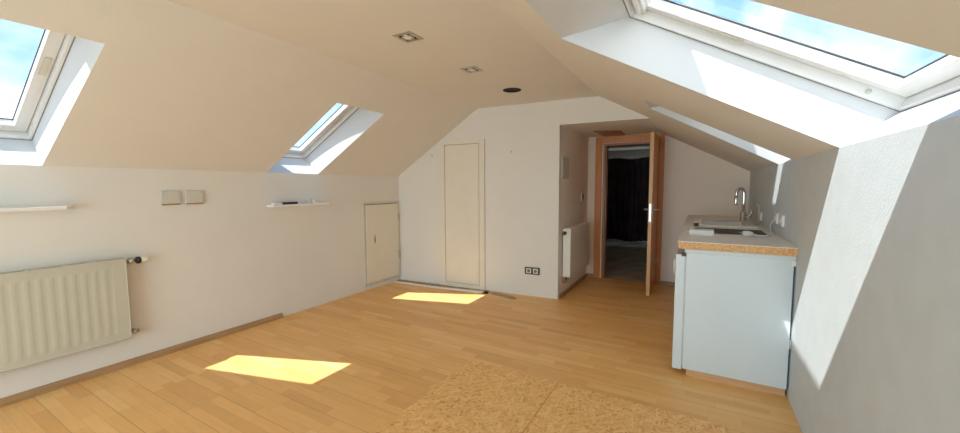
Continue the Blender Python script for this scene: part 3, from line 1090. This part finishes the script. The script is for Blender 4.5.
for k in range(14):
    x = -2.68 + k * 0.145
    m = MB()
    m.tube([(x, 9.98 + 0.026 * math.cos(a * math.pi / 6), 2.2005 + 0.030 * math.sin(a * math.pi / 6)) for a in range(13)], 0.006, 6, False)
    obj('ring', m, 'chrome', cur)
t = thing('curtain_rod', 'pale curtain rod above the dark curtain', 'rod', (-1.6, 9.98, 2.2))
m = MB(); m.tube([(-2.9, 9.98, 2.205), (-0.5, 9.98, 2.205)], 0.0145, 12)
obj('rod', m, 'white', t)
for x in (-2.88, -0.52):
    m = MB(); m.tube([(x, 9.98, 2.205), (x, 10.3, 2.205), (x, CY + 0.005, 2.205)], 0.010, 8)
    obj('wall_bracket', m, 'white', t)

# ------------------------------------------------------------------ kitchen
WZ0, WZ1 = 1.018, 1.075
units = [(3.30, 3.90), (3.90, 5.32), (5.32, NY)]
labs = ['white kitchen base unit whose end panel faces the viewer',
        'white kitchen base unit under the worktop cut-out, the middle one of the row',
        'white kitchen base unit under the tap, against the alcove wall']
for (y0, y1), lab in zip(units, labs):
    first = y0 < 3.5
    t = thing('kitchen_unit', lab, 'kitchen unit', (0.27, (y0 + y1) / 2, 0), 'kitchen base units under the worktop')
    zb = 0.062
    e_ = 0.001
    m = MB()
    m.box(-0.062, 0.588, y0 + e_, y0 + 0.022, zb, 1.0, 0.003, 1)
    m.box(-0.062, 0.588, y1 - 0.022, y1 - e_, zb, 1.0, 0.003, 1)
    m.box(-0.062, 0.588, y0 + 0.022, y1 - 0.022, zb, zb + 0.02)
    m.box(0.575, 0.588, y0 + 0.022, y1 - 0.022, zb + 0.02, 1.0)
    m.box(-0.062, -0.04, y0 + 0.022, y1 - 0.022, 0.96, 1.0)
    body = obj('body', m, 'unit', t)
    if first:
        m = MB(); m.box(-0.075, 0.598, y0 - 0.006, y0 + 0.03, 0.985, 1.017, 0.004, 1)
        obj('top_rail', m, 'unit', t)
        m = MB(); m.box(0.575, 0.599, y0 - 0.008, y0 + 0.03, 0.945, 0.985, 0.004, 1)
        obj('bracket', m, 'white', t)
        m = MB(); m.box(0.588, 0.5985, y0 + 0.0, y0 + 0.03, 0.36, 0.42, 0.003, 1)
        obj('clip', m, 'grey', t)
    m = MB()
    m.box(-0.135, -0.068, y0 + 0.006, y1 - 0.003, 0.048 if first else 0.07, 0.968, 0.008)
    door = obj('door', m, 'unit', t)
    m = MB(); m.box(-0.068, -0.0625, y0 + 0.012, y1 - 0.012, 0.08, 0.955)
    obj('seal', m, 'grey', door)
    if first:
        m = MB(); m.box(-0.095, -0.062, y0 + 0.004, y0 + 0.03, 0.955, 0.980)
        obj('hinge_cap', m, 'black', door)
    m = MB()
    yh = y1 - 0.10
    m.tube([(-0.134, yh, 0.72), (-0.160, yh, 0.72), (-0.165, yh, 0.73), (-0.165, yh, 0.83), (-0.160, yh, 0.84), (-0.134, yh, 0.84)], 0.007, 8)
    obj('handle', m, 'white', door)
    m = MB()
    m.box(-0.035, 0.585, y0 + 0.03, y0 + 0.05, 0.0, zb)
    m.box(-0.035, -0.017, y0 + 0.05, y1 - 0.002, 0.0, zb)
    obj('plinth', m, 'plinth', t)

# worktop with two cut-outs (empty hob opening, sink)
t = thing('worktop', 'pale speckled worktop with raw chipboard edge over the kitchen units', 'worktop', (0.24, 4.8, WZ0))
HX0, HX1, HY0, HY1 = -0.02, 0.53, 3.93, 4.46
SX0, SX1, SY0, SY1 = 0.02, 0.47, 4.66, 5.25


def slab(mb, z0, z1, x0, x1, y0, y1):
    mb.box(x0, x1, y0, HY0, z0, z1)
    mb.box(x0, HX0, HY0, HY1, z0, z1)
    mb.box(HX1, x1, HY0, HY1, z0, z1)
    mb.box(x0, x1, HY1, SY0, z0, z1)
    mb.box(x0, SX0, SY0, SY1, z0, z1)
    mb.box(SX1, x1, SY0, SY1, z0, z1)
    mb.box(x0, x1, SY1, y1, z0, z1)


m = MB(); slab(m, WZ1 - 0.004, WZ1, -0.122, RX, 3.272, NY)
obj('laminate_top', m, 'laminate', t)
m = MB(); slab(m, WZ0, WZ1 - 0.004, -0.121, RX - 0.001, 3.273, NY)
obj('chipboard_core', m, 'chip', t)

m = MB()
m.box(HX0, HX0 + 0.003, HY0, HY1, WZ0 + 0.002, WZ1 - 0.002)
m.box(HX1 - 0.003, HX1, HY0, HY1, WZ0 + 0.002, WZ1 - 0.002)
m.box(HX0 + 0.003, HX1 - 0.003, HY0, HY0 + 0.003, WZ0 + 0.002, WZ1 - 0.002)
m.box(HX0 + 0.003, HX1 - 0.003, HY1 - 0.003, HY1, WZ0 + 0.002, WZ1 - 0.002)
obj('cutout_shade', m, 'gap', t)  # dark lining; shade inside the hob opening put into its colour

# sink
t = thing('sink', 'white inset sink in the worktop in front of the tall tap', 'sink', (0.24, 4.95, WZ1))
m = MB()
zc = WZ1 + 0.014
for a in ((SX0 - 0.05, SX1 + 0.05, SY0 - 0.05, SY0 + 0.03), (SX0 - 0.05, SX1 + 0.05, SY1 - 0.03, SY1 + 0.05),
          (SX0 - 0.05, SX0 + 0.03, SY0 + 0.03, SY1 - 0.03), (SX1 - 0.03, SX1 + 0.05, SY0 + 0.03, SY1 - 0.03)):
    m.box(a[0], a[1], a[2], a[3], WZ1 + 0.0005, zc, 0.004, 1)
obj('rim', m, 'ceramic', t)
m = MB()
ax0, ax1, ay0, ay1, zd = SX0 + 0.03, SX1 - 0.03, SY0 + 0.03, SY1 - 0.03, 0.90
m.box(ax0 - 0.012, ax0, ay0, ay1, zd, zc - 0.002)
m.box(ax1, ax1 + 0.012, ay0, ay1, zd, zc - 0.002)
m.box(ax0 - 0.012, ax1 + 0.012, ay0 - 0.012, ay0, zd, zc - 0.002)
m.box(ax0 - 0.012, ax1 + 0.012, ay1, ay1 + 0.012, zd, zc - 0.002)
m.box(ax0, ax1, ay0, ay1, zd, zd + 0.012)
obj('basin', m, 'ceramic', t)
m = MB(); m.lathe([(0, 0), (0.04, 0), (0.036, 0.004), (0, 0.004)], (0.245, 4.95, zd + 0.012), (0, 0, 1), 20)
obj('drain', m, 'chrome', t)
m = MB(); m.box(-0.03, 0.015, 4.565, 4.60, WZ1, WZ1 + 0.032, 0.004, 1)
tag(obj('stopper_cap', m, 'black'), 'small black cap on the worktop at the left front corner of the sink', 'cap')

# tall tap
bx, by = 0.468, 5.42
t = thing('kitchen_tap', 'tall chrome gooseneck kitchen tap behind the sink', 'tap', (bx, by, WZ1))
m = MB()
m.lathe([(0, 0), (0.040, 0), (0.040, 0.008), (0.031, 0.014), (0.031, 0.10), (0.026, 0.112), (0.02, 0.115), (0, 0.116)], (bx, by, WZ1), (0, 0, 1), 20)
obj('tap_base', m, 'chrome', t)
m = MB()
pts = [(bx, by, WZ1 + 0.10), (bx, by, WZ1 + 0.22), (bx, by, WZ1 + 0.305)]
R_ = 0.040
ux, uy = -0.97, -0.24
for k in range(1, 10):
    a = math.pi * k / 9
    dd = R_ * (1 - math.cos(a))
    pts.append((bx + ux * dd, by + uy * dd, WZ1 + 0.315 + 0.075 * math.sin(a)))
pts.append((bx + ux * 2.02 * R_, by + uy * 2.02 * R_, WZ1 + 0.285))
m.tube(pts, 0.017, 12)
obj('spout', m, 'chrome', t)
m = MB()
m.lathe([(0, 0), (0.019, 0.001), (0.021, 0.02), (0.021, 0.085), (0.016, 0.11), (0, 0.112)], (bx + ux * 2.04 * R_, by + uy * 2.04 * R_, WZ1 + 0.19), (0, 0, 1), 16)
obj('spray_head', m, 'chrome', t)
m = MB()
m.tube([(bx + 0.028, by, WZ1 + 0.065), (bx + 0.065, by - 0.02, WZ1 + 0.068), (bx + 0.075, by - 0.03, WZ1 + 0.10), (bx + 0.082, by - 0.04, WZ1 + 0.145)], [0.018, 0.016, 0.010, 0.008], 10)
obj('lever', m, 'chrome', t)
# slim hose loop by the wall
m = MB()
hx, hy = 0.575, 5.15
pts = [(hx + 0.012, hy, WZ1 + 0.0), (hx + 0.012, hy, WZ1 + 0.10), (hx + 0.010, hy, WZ1 + 0.17)]
for k in range(1, 8):
    a = math.pi * 0.62 * k / 7
    pts.append((hx + 0.010 - 0.028 * (1 - math.cos(a)), hy - 0.01 * k / 7, WZ1 + 0.17 + 0.045 * math.sin(a)))
m.tube(pts, 0.0065, 8)
tag(obj('water_hose', m, 'beige'), 'slim grey bent hose by the wall, right of the tall tap', 'hose')


# sockets on the right wall above the worktop
def wall_socket(y, z, lab, w_=0.046):
    t = thing('wall_socket', lab, 'socket', (RX, y, z), 'white sockets above the worktop')
    m = MB(); m.box(RX - 0.016, RX + 0.002, y - w_, y + w_, z - 0.046, z + 0.046, 0.006)
    obj('cover', m, 'white', t)
    m = MB(); m.lathe([(0.030, 0.0), (0.030, 0.010), (0.024, 0.010), (0.022, 0.002), (0, 0.002)], (RX - 0.0155, y, z), (-1, 0, 0), 18)
    obj('insert', m, 'grey', t)


wall_socket(5.05, 1.165, 'white wall socket nearest the slim hose')
wall_socket(4.10, 1.215, 'white wall socket at the foot of the sunlit streak on the wall')
wall_socket(3.84, 1.215, 'white wall socket nearest the viewer above the worktop')

# adapter box and plug with cord on the worktop
t = thing('power_adapter', 'white flat power adapter box on the worktop left of the cut-out', 'adapter', (0.04, 3.80, WZ1))
m = MB(); m.box(-0.058, 0.128, 3.745, 3.90, WZ1, WZ1 + 0.042, 0.006)
obj('casing', m, 'white', t)
m = MB(); m.tube([(-0.058, 3.85, WZ1 + 0.014), (-0.082, 3.90, WZ1 + 0.009), (-0.070, 4.10, WZ1 + 0.006), (-0.06, 4.40, WZ1 + 0.006)], 0.005, 6)
obj('lead', m, 'white', t)
t = thing('plug_with_cord', 'white plug with cord lying on the worktop by the wall', 'plug', (0.36, 3.86, WZ1))
m = MB()
m.lathe([(0, 0), (0.020, 0.0), (0.023, 0.01), (0.023, 0.045), (0.012, 0.075), (0, 0.076)], (0.335, 3.83, WZ1 + 0.023), (0.93, 0.36, 0.0), 14)
pl = obj('plug', m, 'white', t)
for dz in (-0.010, 0.010):
    m = MB(); m.lathe([(0, 0), (0.0035, 0), (0.0035, 0.03), (0, 0.032)], (0.335, 3.83, WZ1 + 0.023 + dz), (-0.93, -0.36, 0), 8)
    obj('pin', m, 'steel', pl)
m = MB()
m.tube([(0.395, 3.855, WZ1 + 0.022), (0.44, 3.868, WZ1 + 0.009), (0.50, 3.90, WZ1 + 0.007), (0.545, 3.98, WZ1 + 0.007), (0.572, 4.12, WZ1 + 0.007), (0.585, 4.30, WZ1 + 0.012), (0.588, 4.36, WZ1 + 0.05), (0.588, 4.33, 1.14), (0.588, 4.21, 1.19)], 0.006, 8)
obj('cord', m, 'white', t)
